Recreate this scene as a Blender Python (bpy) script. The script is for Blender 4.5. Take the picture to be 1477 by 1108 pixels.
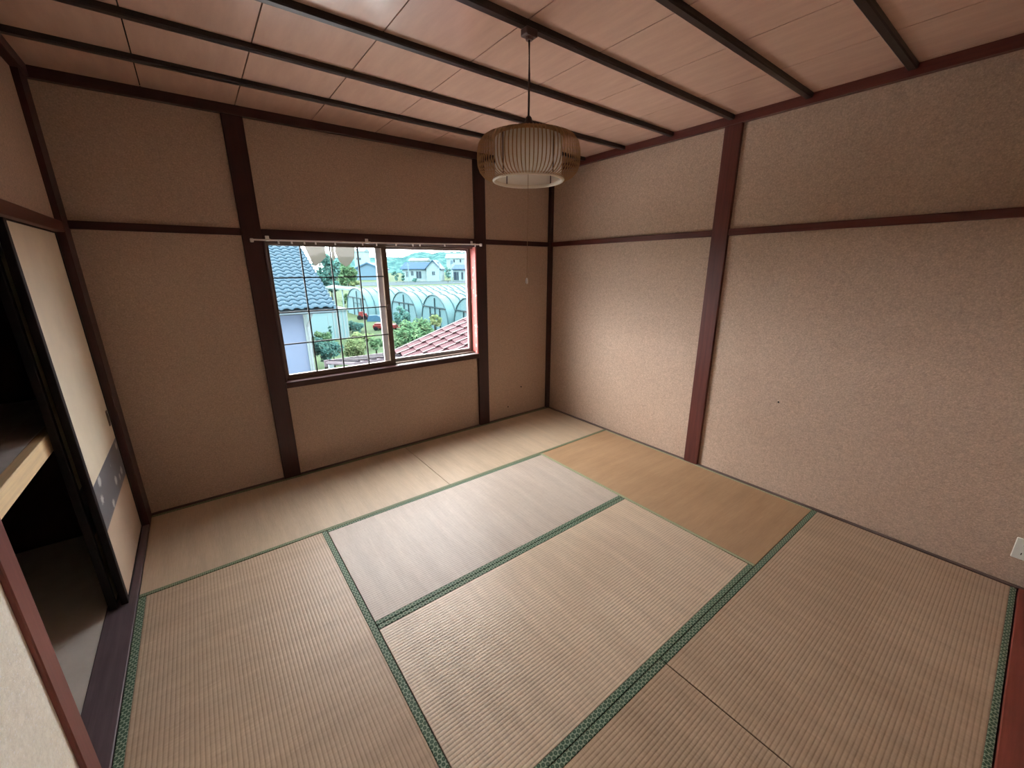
import bpy, math, random
from mathutils import Vector, Matrix
PI = math.pi
for o in list(bpy.data.objects): bpy.data.objects.remove(o)
scene = bpy.context.scene
COL = scene.collection

# ------------------------------------------------------------------ camera, sky, light, exposure
CAM = Vector((0.4825, -3.3036, 1.5644)); FPX = 582.82; W, H = 1477, 1108
ROT = (1.2914, 0.0039, -0.6536)
cd = bpy.data.cameras.new('camera'); cam = bpy.data.objects.new('camera', cd); COL.objects.link(cam)
cam.location = CAM; cam.rotation_euler = ROT
cd.sensor_fit = 'HORIZONTAL'; cd.sensor_width = 36; cd.lens = FPX * 36 / W; cd.clip_start = .02; cd.clip_end = 3000
scene.camera = cam

world = bpy.data.worlds.new('sky'); scene.world = world; world.use_nodes = True
wn = world.node_tree.nodes; wl = world.node_tree.links
bg = wn['Background']; bg.inputs[0].default_value = (.985, .985, 1.0, 1); bg.inputs[1].default_value = 20

sd = bpy.data.lights.new('hazy_sun', 'SUN'); sd.energy = 8; sd.angle = math.radians(50); sd.color = (1, .96, .91)
sun = bpy.data.objects.new('hazy_sun', sd); COL.objects.link(sun); sun.location = (-12, 12, 12)
sun.rotation_euler = Vector((-1.5, 1.0, 1.3)).to_track_quat('Z', 'Y').to_euler()      # soft bright part of the cloud cover

vs = scene.view_settings
vs.view_transform = 'Standard'; vs.look = 'None'; vs.gamma = 1; vs.use_curve_mapping = False; vs.exposure = 0.0

RM = Matrix.LocRotScale(None, cam.rotation_euler.to_quaternion(), None).to_3x3()
def ray(px, py): return RM @ Vector(((px - W/2)/FPX, -(py - H/2)/FPX, -1))
def at(px, py, Y): d = ray(px, py); return CAM + d*((Y - CAM.y)/d.y)
def atz(px, py, Z): d = ray(px, py); return CAM + d*((Z - CAM.z)/d.z)

# ------------------------------------------------------------------ helpers
class MB:
    def __init__(s): s.v = []; s.f = []
    def add(s, vs_, fs):
        n = len(s.v); s.v += [tuple(v) for v in vs_]; s.f += [tuple(i + n for i in f) for f in fs]; return s
    def box(s, x0, x1, y0, y1, z0, z1, c=0):
        x0, x1 = min(x0, x1), max(x0, x1); y0, y1 = min(y0, y1), max(y0, y1); z0, z1 = min(z0, z1), max(z0, z1)
        if c <= 0:
            return s.add([(x, y, z) for z in (z0, z1) for y in (y0, y1) for x in (x0, x1)],
                         [(0,2,3,1),(4,5,7,6),(0,1,5,4),(2,6,7,3),(0,4,6,2),(1,3,7,5)])
        # chamfered box
        V = []; idx = {}
        for ix, X in enumerate((x0, x1)):
            for iy, Y in enumerate((y0, y1)):
                for iz, Z in enumerate((z0, z1)):
                    sx, sy, sz = 1 - 2*ix, 1 - 2*iy, 1 - 2*iz
                    idx[ix,iy,iz,0] = len(V); V.append((X, Y + sy*c, Z + sz*c))
                    idx[ix,iy,iz,1] = len(V); V.append((X + sx*c, Y, Z + sz*c))
                    idx[ix,iy,iz,2] = len(V); V.append((X + sx*c, Y + sy*c, Z))
        F = []
        for i in (0, 1):
            q = [idx[i,0,0,0], idx[i,1,0,0], idx[i,1,1,0], idx[i,0,1,0]]; F.append(q if i else q[::-1])
            q = [idx[0,i,0,1], idx[0,i,1,1], idx[1,i,1,1], idx[1,i,0,1]]; F.append(q if i else q[::-1])
            q = [idx[0,0,i,2], idx[1,0,i,2], idx[1,1,i,2], idx[0,1,i,2]]; F.append(q if i else q[::-1])
        for a in (0, 1):
            for b in (0, 1):
                q = [idx[0,a,b,1], idx[1,a,b,1], idx[1,a,b,2], idx[0,a,b,2]]; F.append(q if (a ^ b) else q[::-1])
                q = [idx[a,0,b,0], idx[a,1,b,0], idx[a,1,b,2], idx[a,0,b,2]]; F.append(q[::-1] if (a ^ b) else q)
                q = [idx[a,b,0,0], idx[a,b,1,0], idx[a,b,1,1], idx[a,b,0,1]]; F.append(q if (a ^ b) else q[::-1])
        for a in (0, 1):
            for b in (0, 1):
                for d in (0, 1):
                    q = [idx[a,b,d,0], idx[a,b,d,1], idx[a,b,d,2]]; F.append(q if (a ^ b ^ d) else q[::-1])
        return s.add(V, F)
    def tube(s, pts, r, n=8, closed=False):
        pts = [Vector(p) for p in pts]; rs = r if isinstance(r, (list, tuple)) else [r]*len(pts)
        rings = []; up = Vector((0, 0, 1))
        for i, p in enumerate(pts):
            if closed: t = pts[(i+1) % len(pts)] - pts[i-1]
            else: t = pts[min(i+1, len(pts)-1)] - pts[max(i-1, 0)]
            t.normalize(); a = t.cross(up)
            if a.length < 1e-3: a = t.cross(Vector((1, 0, 0)))
            a.normalize(); b = a.cross(t)
            rings.append([p + (a*math.cos(2*PI*k/n) + b*math.sin(2*PI*k/n))*rs[i] for k in range(n)])
        V = [v for R in rings for v in R]; F = []
        m = len(rings)
        for i in range(m if closed else m-1):
            for k in range(n):
                a, b = i*n + k, i*n + (k+1) % n; c, d = ((i+1) % m)*n + (k+1) % n, ((i+1) % m)*n + k
                F.append((a, b, c, d))
        if not closed: F += [tuple(range(n))[::-1], tuple(range((m-1)*n, m*n))]
        return s.add(V, F)
    def lathe(s, prof, n=32, c=(0, 0, 0), capb=False, capt=False):
        V = []; F = []; m = len(prof)
        for r, z in prof: V += [(c[0] + r*math.cos(2*PI*k/n), c[1] + r*math.sin(2*PI*k/n), c[2] + z) for k in range(n)]
        for i in range(m-1):
            for k in range(n): F.append((i*n+k, i*n+(k+1) % n, (i+1)*n+(k+1) % n, (i+1)*n+k))
        if capb: F.append(tuple(range(n))[::-1])
        if capt: F.append(tuple(range((m-1)*n, m*n)))
        return s.add(V, F)
    def prism(s, poly, e):            # poly: 3d polygon, extruded by vector e
        e = Vector(e); n = len(poly); P = [Vector(p) for p in poly]
        return s.add(P + [p + e for p in P], [tuple(range(n))[::-1], tuple(range(n, 2*n))] + [(i, (i+1) % n, (i+1) % n + n, i + n) for i in range(n)])
    def mesh(s, name, smooth=False):
        me = bpy.data.meshes.new(name); me.from_pydata(s.v, [], s.f); me.update()
        if smooth: me.polygons.foreach_set('use_smooth', [True]*len(me.polygons))
        return me

def obj(name, mb, mat, parent=None, smooth=False, loc=None, rot=None):
    me = mb.mesh(name, smooth) if isinstance(mb, MB) else mb
    if mat is not None and not me.materials: me.materials.append(mat)
    o = bpy.data.objects.new(name, me); COL.objects.link(o)
    if parent: o.parent = parent
    if loc: o.location = loc
    if rot: o.rotation_euler = rot
    return o
def tag(o, label, cat, group=None, kind=None):
    o['label'] = label; o['category'] = cat
    if group: o['group'] = group
    if kind: o['kind'] = kind
    return o
def thing(name, label, cat, loc=(0, 0, 0), rz=0, group=None, kind=None):
    o = bpy.data.objects.new(name, None); COL.objects.link(o); o.location = loc; o.rotation_euler = (0, 0, rz); o.empty_display_size = .1
    return tag(o, label, cat, group, kind)
def struct(name, mb, mat, label, cat, smooth=False): return tag(obj(name, mb, mat, smooth=smooth), label, cat, kind='structure')

# ------------------------------------------------------------------ materials
def nodes(name):
    m = bpy.data.materials.new(name); m.use_nodes = True; nt = m.node_tree
    return m, nt, nt.nodes['Principled BSDF'], nt.nodes['Material Output']
class NT:
    def __init__(s, nt): s.nt = nt
    def n(s, t, **kw):
        x = s.nt.nodes.new(t)
        for k, v in kw.items(): setattr(x, k, v)
        return x
    def l(s, a, b): s.nt.links.new(a, b)
    def val(s, sock, v):
        if hasattr(v, 'links') or hasattr(v, 'is_linked'): s.l(v, sock)
        else: sock.default_value = v
    def math(s, op, a, b=None, c=None):
        x = s.n('ShaderNodeMath', operation=op); s.val(x.inputs[0], a)
        if b is not None: s.val(x.inputs[1], b)
        if c is not None: s.val(x.inputs[2], c)
        return x.outputs[0]
    def coord(s, kind='Object', scale=(1, 1, 1)):
        t = s.n('ShaderNodeTexCoord'); m = s.n('ShaderNodeMapping'); m.inputs['Scale'].default_value = scale
        s.l(t.outputs[kind], m.inputs[0]); return m.outputs[0]
    def noise(s, vec, scale, detail=4, rough=.6):
        x = s.n('ShaderNodeTexNoise'); x.inputs['Scale'].default_value = scale; x.inputs['Detail'].default_value = detail
        x.inputs['Roughness'].default_value = rough; s.l(vec, x.inputs['Vector']); return x.outputs['Fac']
    def ramp(s, fac, stops):
        x = s.n('ShaderNodeValToRGB'); el = x.color_ramp.elements
        while len(el) < len(stops): el.new(.5)
        for e, (p, c) in zip(el, stops): e.position = p; e.color = (*c, 1) if len(c) == 3 else c
        s.l(fac, x.inputs[0]); return x.outputs[0]
    def mix(s, fac, a, b, mode='MIX'):
        x = s.n('ShaderNodeMix', data_type='RGBA', blend_type=mode)
        s.val(x.inputs[0], fac)
        for sock, v in ((x.inputs[6], a), (x.inputs[7], b)):
            if isinstance(v, tuple): sock.default_value = (*v[:3], 1)
            else: s.l(v, sock)
        return x.outputs[2]
    def bump(s, h, strength, dist, bs):
        x = s.n('ShaderNodeBump'); x.inputs['Strength'].default_value = strength; x.inputs['Distance'].default_value = dist
        s.l(h, x.inputs['Height']); s.l(x.outputs[0], bs.inputs['Normal'])

ALB = (1, 1, 1)        # overall reflectance of the outdoor materials (set to a low value before the outdoors is built)
def plain(name, col, rough=.6, spec=.3, metal=0, var=.12, vscale=6, stretch=(1, 1, 1), bump=0, bscale=80):
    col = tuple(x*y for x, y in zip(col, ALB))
    m, nt, bs, out = nodes(name); T = NT(nt); v = T.coord('Object', stretch)
    f = T.noise(v, vscale, 5)
    c = T.ramp(f, [(.3, tuple(x*(1-var) for x in col)), (.7, tuple(min(1, x*(1+var)) for x in col))])
    T.l(c, bs.inputs['Base Color']); bs.inputs['Roughness'].default_value = rough
    bs.inputs['Specular IOR Level'].default_value = spec*(1 if ALB[0] == 1 else .12); bs.inputs['Metallic'].default_value = metal
    if bump: T.bump(T.noise(v, bscale, 3), bump, .002, bs)
    return m
def plaster(name, col, fleck=.38, dark=.66, sc=1.0):
    m, nt, bs, out = nodes(name); T = NT(nt); v = T.coord('Object')
    big = T.noise(v, 1.6, 4); fine = T.noise(v, 120*sc, 3, .75); mid = T.noise(v, 38*sc, 3, .65)
    c = T.ramp(fine, [(.36, tuple(x*dark for x in col)), (.48, tuple(x*.97 for x in col)), (.54, col), (.66, tuple(min(1, x*(1+fleck)) for x in col))])
    c = T.mix(.30, c, T.ramp(mid, [(.35, tuple(x*.72 for x in col)), (.65, tuple(min(1, x*1.22) for x in col))]))
    c = T.mix(.22, c, T.ramp(big, [(.35, (col[0]*.85, col[1]*.78, col[2]*.74)), (.65, tuple(min(1, x*1.12) for x in col))]))
    vo = T.n('ShaderNodeTexVoronoi'); vo.inputs['Scale'].default_value = 55*sc; T.l(T.coord('Object', (1, 1, 1.7)), vo.inputs['Vector'])
    c = T.mix(T.math('MULTIPLY', T.math('LESS_THAN', vo.outputs['Distance'], .20), .55), c, tuple(min(1, x*1.35) for x in col))   # pale straw flecks
    T.l(c, bs.inputs['Base Color']); bs.inputs['Roughness'].default_value = .68; bs.inputs['Specular IOR Level'].default_value = .35
    T.bump(fine, .6, .004, bs); return m
def woodmat(name, col, rough=.4, axis='z', var=.35, spec=.45):
    m, nt, bs, out = nodes(name); T = NT(nt)
    st = {'x': (2, 40, 40), 'y': (40, 2, 40), 'z': (40, 40, 2)}[axis]
    v = T.coord('Object', st); g = T.noise(v, 1.3, 6, .65); v2 = T.coord('Object'); w = T.noise(v2, 3, 3)
    c = T.ramp(g, [(.3, tuple(x*(1-var) for x in col)), (.7, tuple(min(1, x*(1+var)) for x in col))])
    c = T.mix(.3, c, T.ramp(w, [(.35, tuple(x*.7 for x in col)), (.65, tuple(min(1, x*1.25) for x in col))]))
    T.l(c, bs.inputs['Base Color']); bs.inputs['Roughness'].default_value = rough; bs.inputs['Specular IOR Level'].default_value = spec
    T.bump(g, .12, .001, bs); return m
def tatami(name, light, dark, rows=1.0, spec=.45, rough=.42):
    m, nt, bs, out = nodes(name); T = NT(nt); v = T.coord('Object')
    sep = T.n('ShaderNodeSeparateXYZ'); T.l(v, sep.inputs[0]); x, y = sep.outputs[0], sep.outputs[1]
    ph = T.math('MULTIPLY', y, 2*PI/.0142)
    row = T.math('MULTIPLY_ADD', T.math('SINE', ph), .5, .5)              # one rib of the weave every 14.2 mm
    rush = T.noise(T.coord('Object', (420, 9, 1)), 1, 3, .7)              # rush strands run across the mat
    patch = T.noise(v, 2.3, 5, .62); streak = T.noise(T.coord('Object', (16, 1.2, 1)), 1, 3)
    c = T.ramp(patch, [(.33, dark), (.62, light)])
    c = T.mix(.45, c, T.ramp(streak, [(.35, tuple(a*.82 for a in light)), (.65, tuple(min(1, a*1.08) for a in light))]))
    c = T.mix(.5, c, T.ramp(rush, [(.3, (.62, .58, .52)), (.7, (1, 1, 1))]), 'MULTIPLY')
    brk = T.math('MULTIPLY', T.ramp(T.noise(T.coord('Object', (30, 60, 1)), 1, 3), [(.3, (.45,)*3), (.65, (1,)*3)]), .62*rows)
    c = T.mix(brk, c, T.ramp(row, [(.02, (.48, .42, .36)), (.35, (1, 1, 1))]), 'MULTIPLY')
    T.l(c, bs.inputs['Base Color']); bs.inputs['Roughness'].default_value = rough; bs.inputs['Specular IOR Level'].default_value = spec
    h = T.math('ADD', T.math('MULTIPLY', T.math('POWER', row, .5), rows), T.math('MULTIPLY', rush, .35))
    T.bump(h, .35, .0016, bs); return m
def border_mat(name, pale, mid, dark, cell=.0160):
    m, nt, bs, out = nodes(name); T = NT(nt); v = T.coord('Object')
    sep = T.n('ShaderNodeSeparateXYZ'); T.l(v, sep.inputs[0]); x = T.math('DIVIDE', sep.outputs[0], cell); y = T.math('DIVIDE', sep.outputs[1], cell)
    def dist(ox, oy):
        a = T.math('SUBTRACT', T.math('FLOORED_MODULO', T.math('ADD', x, ox), 1.732), .866)
        b = T.math('SUBTRACT', T.math('FLOORED_MODULO', T.math('ADD', y, oy), 1.0), .5)
        return T.math('SQRT', T.math('ADD', T.math('MULTIPLY', a, a), T.math('MULTIPLY', b, b)))
    d = T.math('MINIMUM', dist(0, 0), dist(.866, .5))
    c = T.ramp(d, [(0, mid), (.10, mid), (.16, dark), (.30, dark), (.34, mid), (.44, mid), (.50, pale)])
    T.l(c, bs.inputs['Base Color']); bs.inputs['Roughness'].default_value = .65; bs.inputs['Specular IOR Level'].default_value = .3
    return m
def glassmat(name, tint=(1, 1, 1)):
    m, nt, bs, out = nodes(name); T = NT(nt); nt.nodes.remove(bs)
    tr = T.n('ShaderNodeBsdfTransparent'); tr.inputs[0].default_value = (*tint, 1)
    gl = T.n('ShaderNodeBsdfGlossy'); gl.inputs['Roughness'].default_value = .02
    lw = T.n('ShaderNodeLayerWeight'); lw.inputs[0].default_value = .5       # facing weight, the same from both sides of a pane
    fr = T.math('MULTIPLY_ADD', T.math('POWER', lw.outputs['Facing'], 5.0), .95, .035)
    mx = T.n('ShaderNodeMixShader'); T.l(fr, mx.inputs[0]); T.l(tr.outputs[0], mx.inputs[1]); T.l(gl.outputs[0], mx.inputs[2])
    T.l(mx.outputs[0], out.inputs[0]); return m
def translucent(name, col, tcol, fac=.5, var=.1):
    m, nt, bs, out = nodes(name); T = NT(nt); nt.nodes.remove(bs)
    f = T.noise(T.coord('Object'), 12, 4)
    c = T.ramp(f, [(.3, tuple(x*(1-var) for x in col)), (.7, tuple(min(1, x*(1+var)) for x in col))])
    d = T.n('ShaderNodeBsdfDiffuse'); T.l(c, d.inputs[0]); t = T.n('ShaderNodeBsdfTranslucent'); t.inputs[0].default_value = (*tcol, 1)
    mx = T.n('ShaderNodeMixShader'); mx.inputs[0].default_value = fac; T.l(d.outputs[0], mx.inputs[1]); T.l(t.outputs[0], mx.inputs[2])
    T.l(mx.outputs[0], out.inputs[0]); return m
def fusuma_paper(name, col, band=False):
    m, nt, bs, out = nodes(name); T = NT(nt); v = T.coord('Object')
    if band:
        vo = T.n('ShaderNodeTexVoronoi'); vo.inputs['Scale'].default_value = 7.5; T.l(T.coord('Object', (1, 1, 1.2)), vo.inputs['Vector'])
        n2 = T.noise(v, 60, 3)
        d = T.math('ADD', vo.outputs['Distance'], T.math('MULTIPLY', n2, .25))
        c = T.ramp(d, [(.30, (.72, .74, .72)), (.40, col)])
        T.l(c, bs.inputs['Base Color']); bs.inputs['Roughness'].default_value = .4
    else:
        c = T.ramp(T.noise(v, 5, 5), [(.35, tuple(x*.93 for x in col)), (.65, col)]); T.l(c, bs.inputs['Base Color']); bs.inputs['Roughness'].default_value = .6
    return m

PLASTER = plaster('juraku_plaster', (.555, .420, .325))
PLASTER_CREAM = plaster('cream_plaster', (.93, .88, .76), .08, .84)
WOOD = {a: woodmat('red_stained_wood_' + a, (.115, .030, .024), .38, a) for a in 'xyz'}
WOODD = {a: woodmat('dark_stained_wood_' + a, (.045, .014, .014), .38, a) for a in 'xyz'}
REDP = woodmat('faded_red_paint', (.42, .10, .085), .55, 'z', .15)
_T = NT(REDP.node_tree); _bs = REDP.node_tree.nodes['Principled BSDF']; _c = _bs.inputs['Base Color'].links[0].from_socket
_T.l(_T.mix(_T.math('GREATER_THAN', _T.noise(_T.coord('Object', (1, 1, .5)), 30, 4), .63), _c, (.70, .58, .52)), _bs.inputs['Base Color'])   # peeled patches
SILLW = woodmat('worn_grey_sill_wood', (.13, .095, .105), .5, 'y', .3)
CEILB = plain('ceiling_board', (.68, .455, .36), .22, .85, var=.07, vscale=3, stretch=(6, 1, 1))
BATTEN = woodmat('black_brown_batten', (.020, .012, .012), .3, 'x', .25, .4)
TRIMG = woodmat('grey_brown_trim', (.13, .09, .08), .5, 'x')
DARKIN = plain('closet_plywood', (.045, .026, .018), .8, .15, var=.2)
DARKGAP = plain('dark_gap', (.02, .014, .012), .9, .1)
CONC = plain('closet_floor_board', (.66, .62, .56), .7, .2, var=.08)
PINE = woodmat('pale_pine', (.86, .64, .38), .5, 'y', .22)
GREYSH = plain('grey_shelf_cloth', (.68, .70, .68), .7)
GREYSH2 = plain('grey_shelf_edge', (.60, .60, .61), .7)
LACQ = plain('black_lacquer', (.010, .008, .010), .5, .25, var=.3)
BRONZE = plain('bronze_aluminium', (.14, .10, .075), .42, .5, .5, var=.15)
ALU = plain('grey_aluminium', (.34, .33, .34), .4, .5, .4, var=.08)
MUNT = plain('dark_muntin', (.025, .024, .022), .6, .2)
GLASS = glassmat('window_glass')
WHITEP = plain('white_plastic', (.80, .76, .74), .4, .5, var=.04)
BLACKP = plain('black_plastic', (.015, .015, .015), .5)
CORDM = plain('brown_cord', (.05, .025, .02), .5)
VENEER = translucent('bamboo_veneer', (.56, .36, .20), (.50, .30, .15), .35)
DRUM = translucent('shade_paper', (.95, .93, .89), (.95, .91, .84), .6, .03)
RINGM = plain('cream_ring', (.82, .74, .62), .45, .4, var=.05)

# ------------------------------------------------------------------ the shell
S = 3.52
struct('floor', MB().box(-1.2, S+.2, -3.8, .2, -.25, -.056), plain('subfloor_board', (.25, .18, .12)), 'bare wooden subfloor under the tatami mats', 'floor')
wy = .025
wb = MB()
wb.box(-.14, .905, wy, .16, -.06, 2.60); wb.box(2.592, S+.18, wy, .16, -.06, 2.60)
wb.box(.905, 2.592, wy, .16, -.06, .735); wb.box(.905, 2.592, wy, .16, 1.765, 2.60)
struct('wall_back', wb, PLASTER, 'brown sand plaster wall around the sliding window', 'wall')
struct('wall_right', MB().box(S+.025, S+.18, -3.8, .16, -.06, 2.60), PLASTER, 'flecked sand plaster wall with the power outlet', 'wall')
wlft = MB()
wlft.box(-.12, -.025, -1.86, -.1, 1.80, 2.60)
struct('wall_left', wlft, PLASTER, 'narrow plaster wall strip above the closet opening', 'wall')
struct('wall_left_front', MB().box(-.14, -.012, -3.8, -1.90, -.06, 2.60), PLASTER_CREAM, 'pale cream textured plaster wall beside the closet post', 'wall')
struct('wall_front', MB().box(-.14, S+.18, -3.80, -3.64, -.06, 2.60), PLASTER, 'plaster wall behind the viewpoint opposite the window', 'wall')
# ceiling: boards and battens
ceil = struct('ceiling', MB().box(-.2, S+.2, -3.8, .2, 2.548, 2.62), DARKGAP, 'brown board ceiling with dark battens across it', 'ceiling')
pm = MB().box(-.2148, .2148, -.2195, .2195, 0, .014).mesh('ceiling_panel'); pm.materials.append(CEILB)
for j in range(9):
    for i in range(9):
        cx = .2175 + .435*i; cy = -.22 - .44*j
        if cx > S + .2 or cy < -3.75: continue
        obj('ceiling_panel', pm, None, ceil, loc=(cx, cy, 2.531))
for k in range(1, 9):
    y = -.44*k
    b = MB(); w = .019; t = .005
    prof = [(-w, 2.533), (-w, 2.506+t), (-w+t, 2.506), (w-t, 2.506), (w, 2.506+t), (w, 2.533)]
    b.prism([(-.02, y+a, z) for a, z in prof], (S+.04, 0, 0))
    obj('batten', b, BATTEN, ceil)

def post(n, x0, x1, y0, y1, z0, z1, label, mat=None, cat='wooden post'):
    return struct('trim_%d' % n, MB().box(x0, x1, y0, y1, z0, z1, .003), mat or WOOD['z'], label, cat)
tn = 0
def T_(x0, x1, y0, y1, z0, z1, label, mat, cat):
    global tn; tn += 1; return post(tn, x0, x1, y0, y1, z0, z1, label, mat, cat)
# posts
T_(.787, .902, 0, .14, -.056, 2.50, 'thick dark post at the left side of the window', WOODD['z'], 'post')
T_(2.595, 2.712, 0, .14, -.056, 2.50, 'dark post at the red painted side of the window', WOODD['z'], 'post')
T_(S-.015, S+.10, -.015, .10, -.056, 2.50, 'slim dark post in the far corner behind the lamp', WOODD['z'], 'post')
T_(-.13, .0, -.125, .06, -.056, 2.50, 'dark corner post between the closet doors and window wall', WOODD['z'], 'post')
T_(S, S+.12, -1.829, -1.713, -.056, 2.50, 'red brown post halfway along the flecked plaster wall', WOOD['z'], 'post')
T_(-.115, .0, -1.908, -1.826, -.056, 2.50, 'red brown post at the open end of the closet', woodmat('worn_red_wood', (.20, .062, .05), .45, 'z', .2), 'post')
T_(S-.01, S+.12, -3.66, -3.56, -.056, 2.50, 'red brown post at the outlet end of the plaster wall', WOOD['z'], 'post')
# mid-height rails
T_(0, .787, .004, .06, 1.778, 1.822, 'dark rail across the plaster left of the window', WOODD['x'], 'rail')
T_(.902, 2.595, .0, .13, 1.750, 1.822, 'dark lintel rail above the sliding window', WOODD['x'], 'rail')
T_(2.712, S-.015, .004, .06, 1.778, 1.822, 'short dark rail between window post and far corner', WOODD['x'], 'rail')
T_(S+.004, S+.06, -1.713, -.015, 1.778, 1.822, 'rail on the flecked wall between far corner and red post', WOOD['y'], 'rail')
T_(S+.004, S+.06, -3.56, -1.829, 1.778, 1.822, 'rail on the flecked wall between red post and outlet end', WOOD['y'], 'rail')
T_(-.115, .0, -1.826, -.125, 1.752, 1.806, 'dark grooved lintel over the closet doors', WOOD['y'], 'rail')
# cornice
T_(-.02, S+.03, -.012, .06, 2.478, 2.535, 'dark cornice between ceiling and window wall', WOODD['x'], 'cornice')
T_(S-.012, S+.06, -3.65, -.012, 2.478, 2.535, 'dark cornice between ceiling and flecked wall', WOOD['y'], 'cornice')
T_(-.06, .014, -3.65, -.012, 2.478, 2.535, 'dark cornice between ceiling and closet wall', WOODD['y'], 'cornice')
# floor-level strips
T_(0, S, .001, .045, -.056, .004, 'thin dark strip between mats and window wall', TRIMG, 'skirting strip')
T_(S+.001, S+.045, -3.56, .0, -.056, .004, 'thin grey brown strip between mats and flecked wall', woodmat('grey_brown_trim_y', (.13, .09, .08), .5, 'y'), 'skirting strip')
T_(-.112, -.001, -1.90, -.12, -.056, .006, 'dark grooved sill board under the closet doors', SILLW, 'door sill')
T_(-.06, -.001, -3.66, -1.90, -.056, .004, 'strip between mats and cream plaster', SILLW, 'skirting strip')
T_(0, S-.01, -3.66, -3.523, -.056, .012, 'red brown door sill beyond the last mat', woodmat('red_sill', (.24, .055, .04), .45, 'x'), 'door sill')

# ------------------------------------------------------------------ window
win = thing('window_1', 'two-pane sliding window with a muntin grid on one sash', 'window', (1.75, .07, .735), kind='structure')
def wpart(name, mb, mat, parent=None, smooth=False):
    o = obj(name, mb, mat, parent or win, smooth); o.matrix_parent_inverse = Matrix.Identity(4)
    return o
wx, wyy, wz = 1.75, .07, .735
def wbx(mb, x0, x1, y0, y1, z0, z1, c=.0015): return mb.box(x0-wx, x1-wx, y0-wyy, y1-wyy, z0-wz, z1-wz, c)
wpart('sill_board', wbx(MB(), .90, 2.597, -.014, .085, .713, .757, .003), WOODD['x'])
wpart('sill_top', wbx(MB(), 1.772, 2.592, -.004, .10, .756, .7605), ALU)
wpart('red_jamb', wbx(MB(), 2.586, 2.60, -.002, .095, .757, 1.752), REDP)['label'] = 'faded red painted jamb'
wpart('jamb', wbx(MB(), .897, .911, -.002, .095, .757, 1.752), WOODD['z'])
fr = MB()
wbx(fr, .905, 2.60, .048, .145, .745, .772); wbx(fr, .905, 2.60, .048, .145, 1.738, 1.768)
wbx(fr, .903, .925, .048, .145, .745, 1.768); wbx(fr, 2.572, 2.60, .090, .145, .745, 1.768)
wpart('outer_frame', fr, BRONZE)
def sash(name, x0, x1, y0, y1, z0, z1, sl, sr, bt, tp, mat):
    m = MB(); wbx(m, x0, x0+sl, y0, y1, z0, z1); wbx(m, x1-sr, x1, y0, y1, z0, z1)
    wbx(m, x0+sl, x1-sr, y0, y1, z0, z0+bt); wbx(m, x0+sl, x1-sr, y0, y1, z1-tp, z1)
    s = wpart(name, m, mat)
    ym = (y0+y1)/2
    g = MB(); wbx(g, x0+sl-.003, x1-sr+.003, ym-.002, ym+.002, z0+bt-.003, z1-tp+.003, 0)
    wpart('glass', g, GLASS, s)
    return s
s1 = sash('inner_sash', .912, 1.770, .052, .078, .768, 1.742, .026, .042, .030, .020, BRONZE)
s2 = sash('outer_sash', 1.695, 2.580, .098, .122, .768, 1.742, .042, .030, .034, .024, ALU)
for x in (1.135, 1.338, 1.541):
    wpart('muntin', wbx(MB(), x-.0045, x+.0045, .053, .068, .790, 1.73, .001), MUNT, s1)
for z in (1.503, 1.259, 1.027):
    wpart('muntin', wbx(MB(), .93, 1.735, .055, .066, z-.0045, z+.0045, .001), MUNT, s1)
wpart('latch', wbx(MB(), 1.736, 1.756, .040, .054, 1.235, 1.275, .003), BRONZE, s1)
# curtain rail
cr = thing('curtain_rail', 'thin white curtain rail with empty runners above the window', 'curtain rail', (1.72, -.045, 1.76))
A, B = Vector((.832, -.047, 1.750)), Vector((2.624, -.047, 1.772)); O = Vector((1.72, -.045, 1.76))
def rp(x): t = (x - A.x)/(B.x - A.x); return A.lerp(B, t) + Vector((0, 0, -.004*math.sin(PI*t))) - O
m = MB()
xs = [A.x + (B.x-A.x)*i/12 for i in range(13)]
for a, b in zip(xs, xs[1:]):
    p, q = rp(a), rp(b)
    m.prism([p + Vector((0, -.006, -.005)), p + Vector((0, .006, -.005)), p + Vector((0, .006, .005)), p + Vector((0, -.006, .005))], q - p)
obj('rail', m, WHITEP, cr)
for x in (.834, 2.62):
    p = rp(x); obj('end_cap', MB().box(p.x-.010, p.x+.010, p.y-.009, p.y+.009, p.z-.016, p.z+.008, .003), WHITEP, cr)
for x in (.93, 1.60, 2.55):
    p = rp(x); obj('bracket', MB().box(p.x-.012, p.x+.012, p.y-.008, .050, p.z-.004, p.z+.008, .002).box(p.x-.012, p.x+.012, .040, .0465, p.z-.004, p.z+.030, .002), WHITEP, cr)
rn = MB().box(-.005, .005, -.004, .004, -.013, -.002, .001).lathe([(.0045, -.022), (.0065, -.018), (.0045, -.013)], 8, capb=True, capt=True).mesh('runner'); rn.materials.append(WHITEP)
for x in (.988, 1.068, 1.148, 1.221, 1.353, 1.552, 1.660, 1.817, 1.960, 2.022, 2.252, 2.56):
    obj('runner', rn, None, cr, loc=rp(x))

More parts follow.
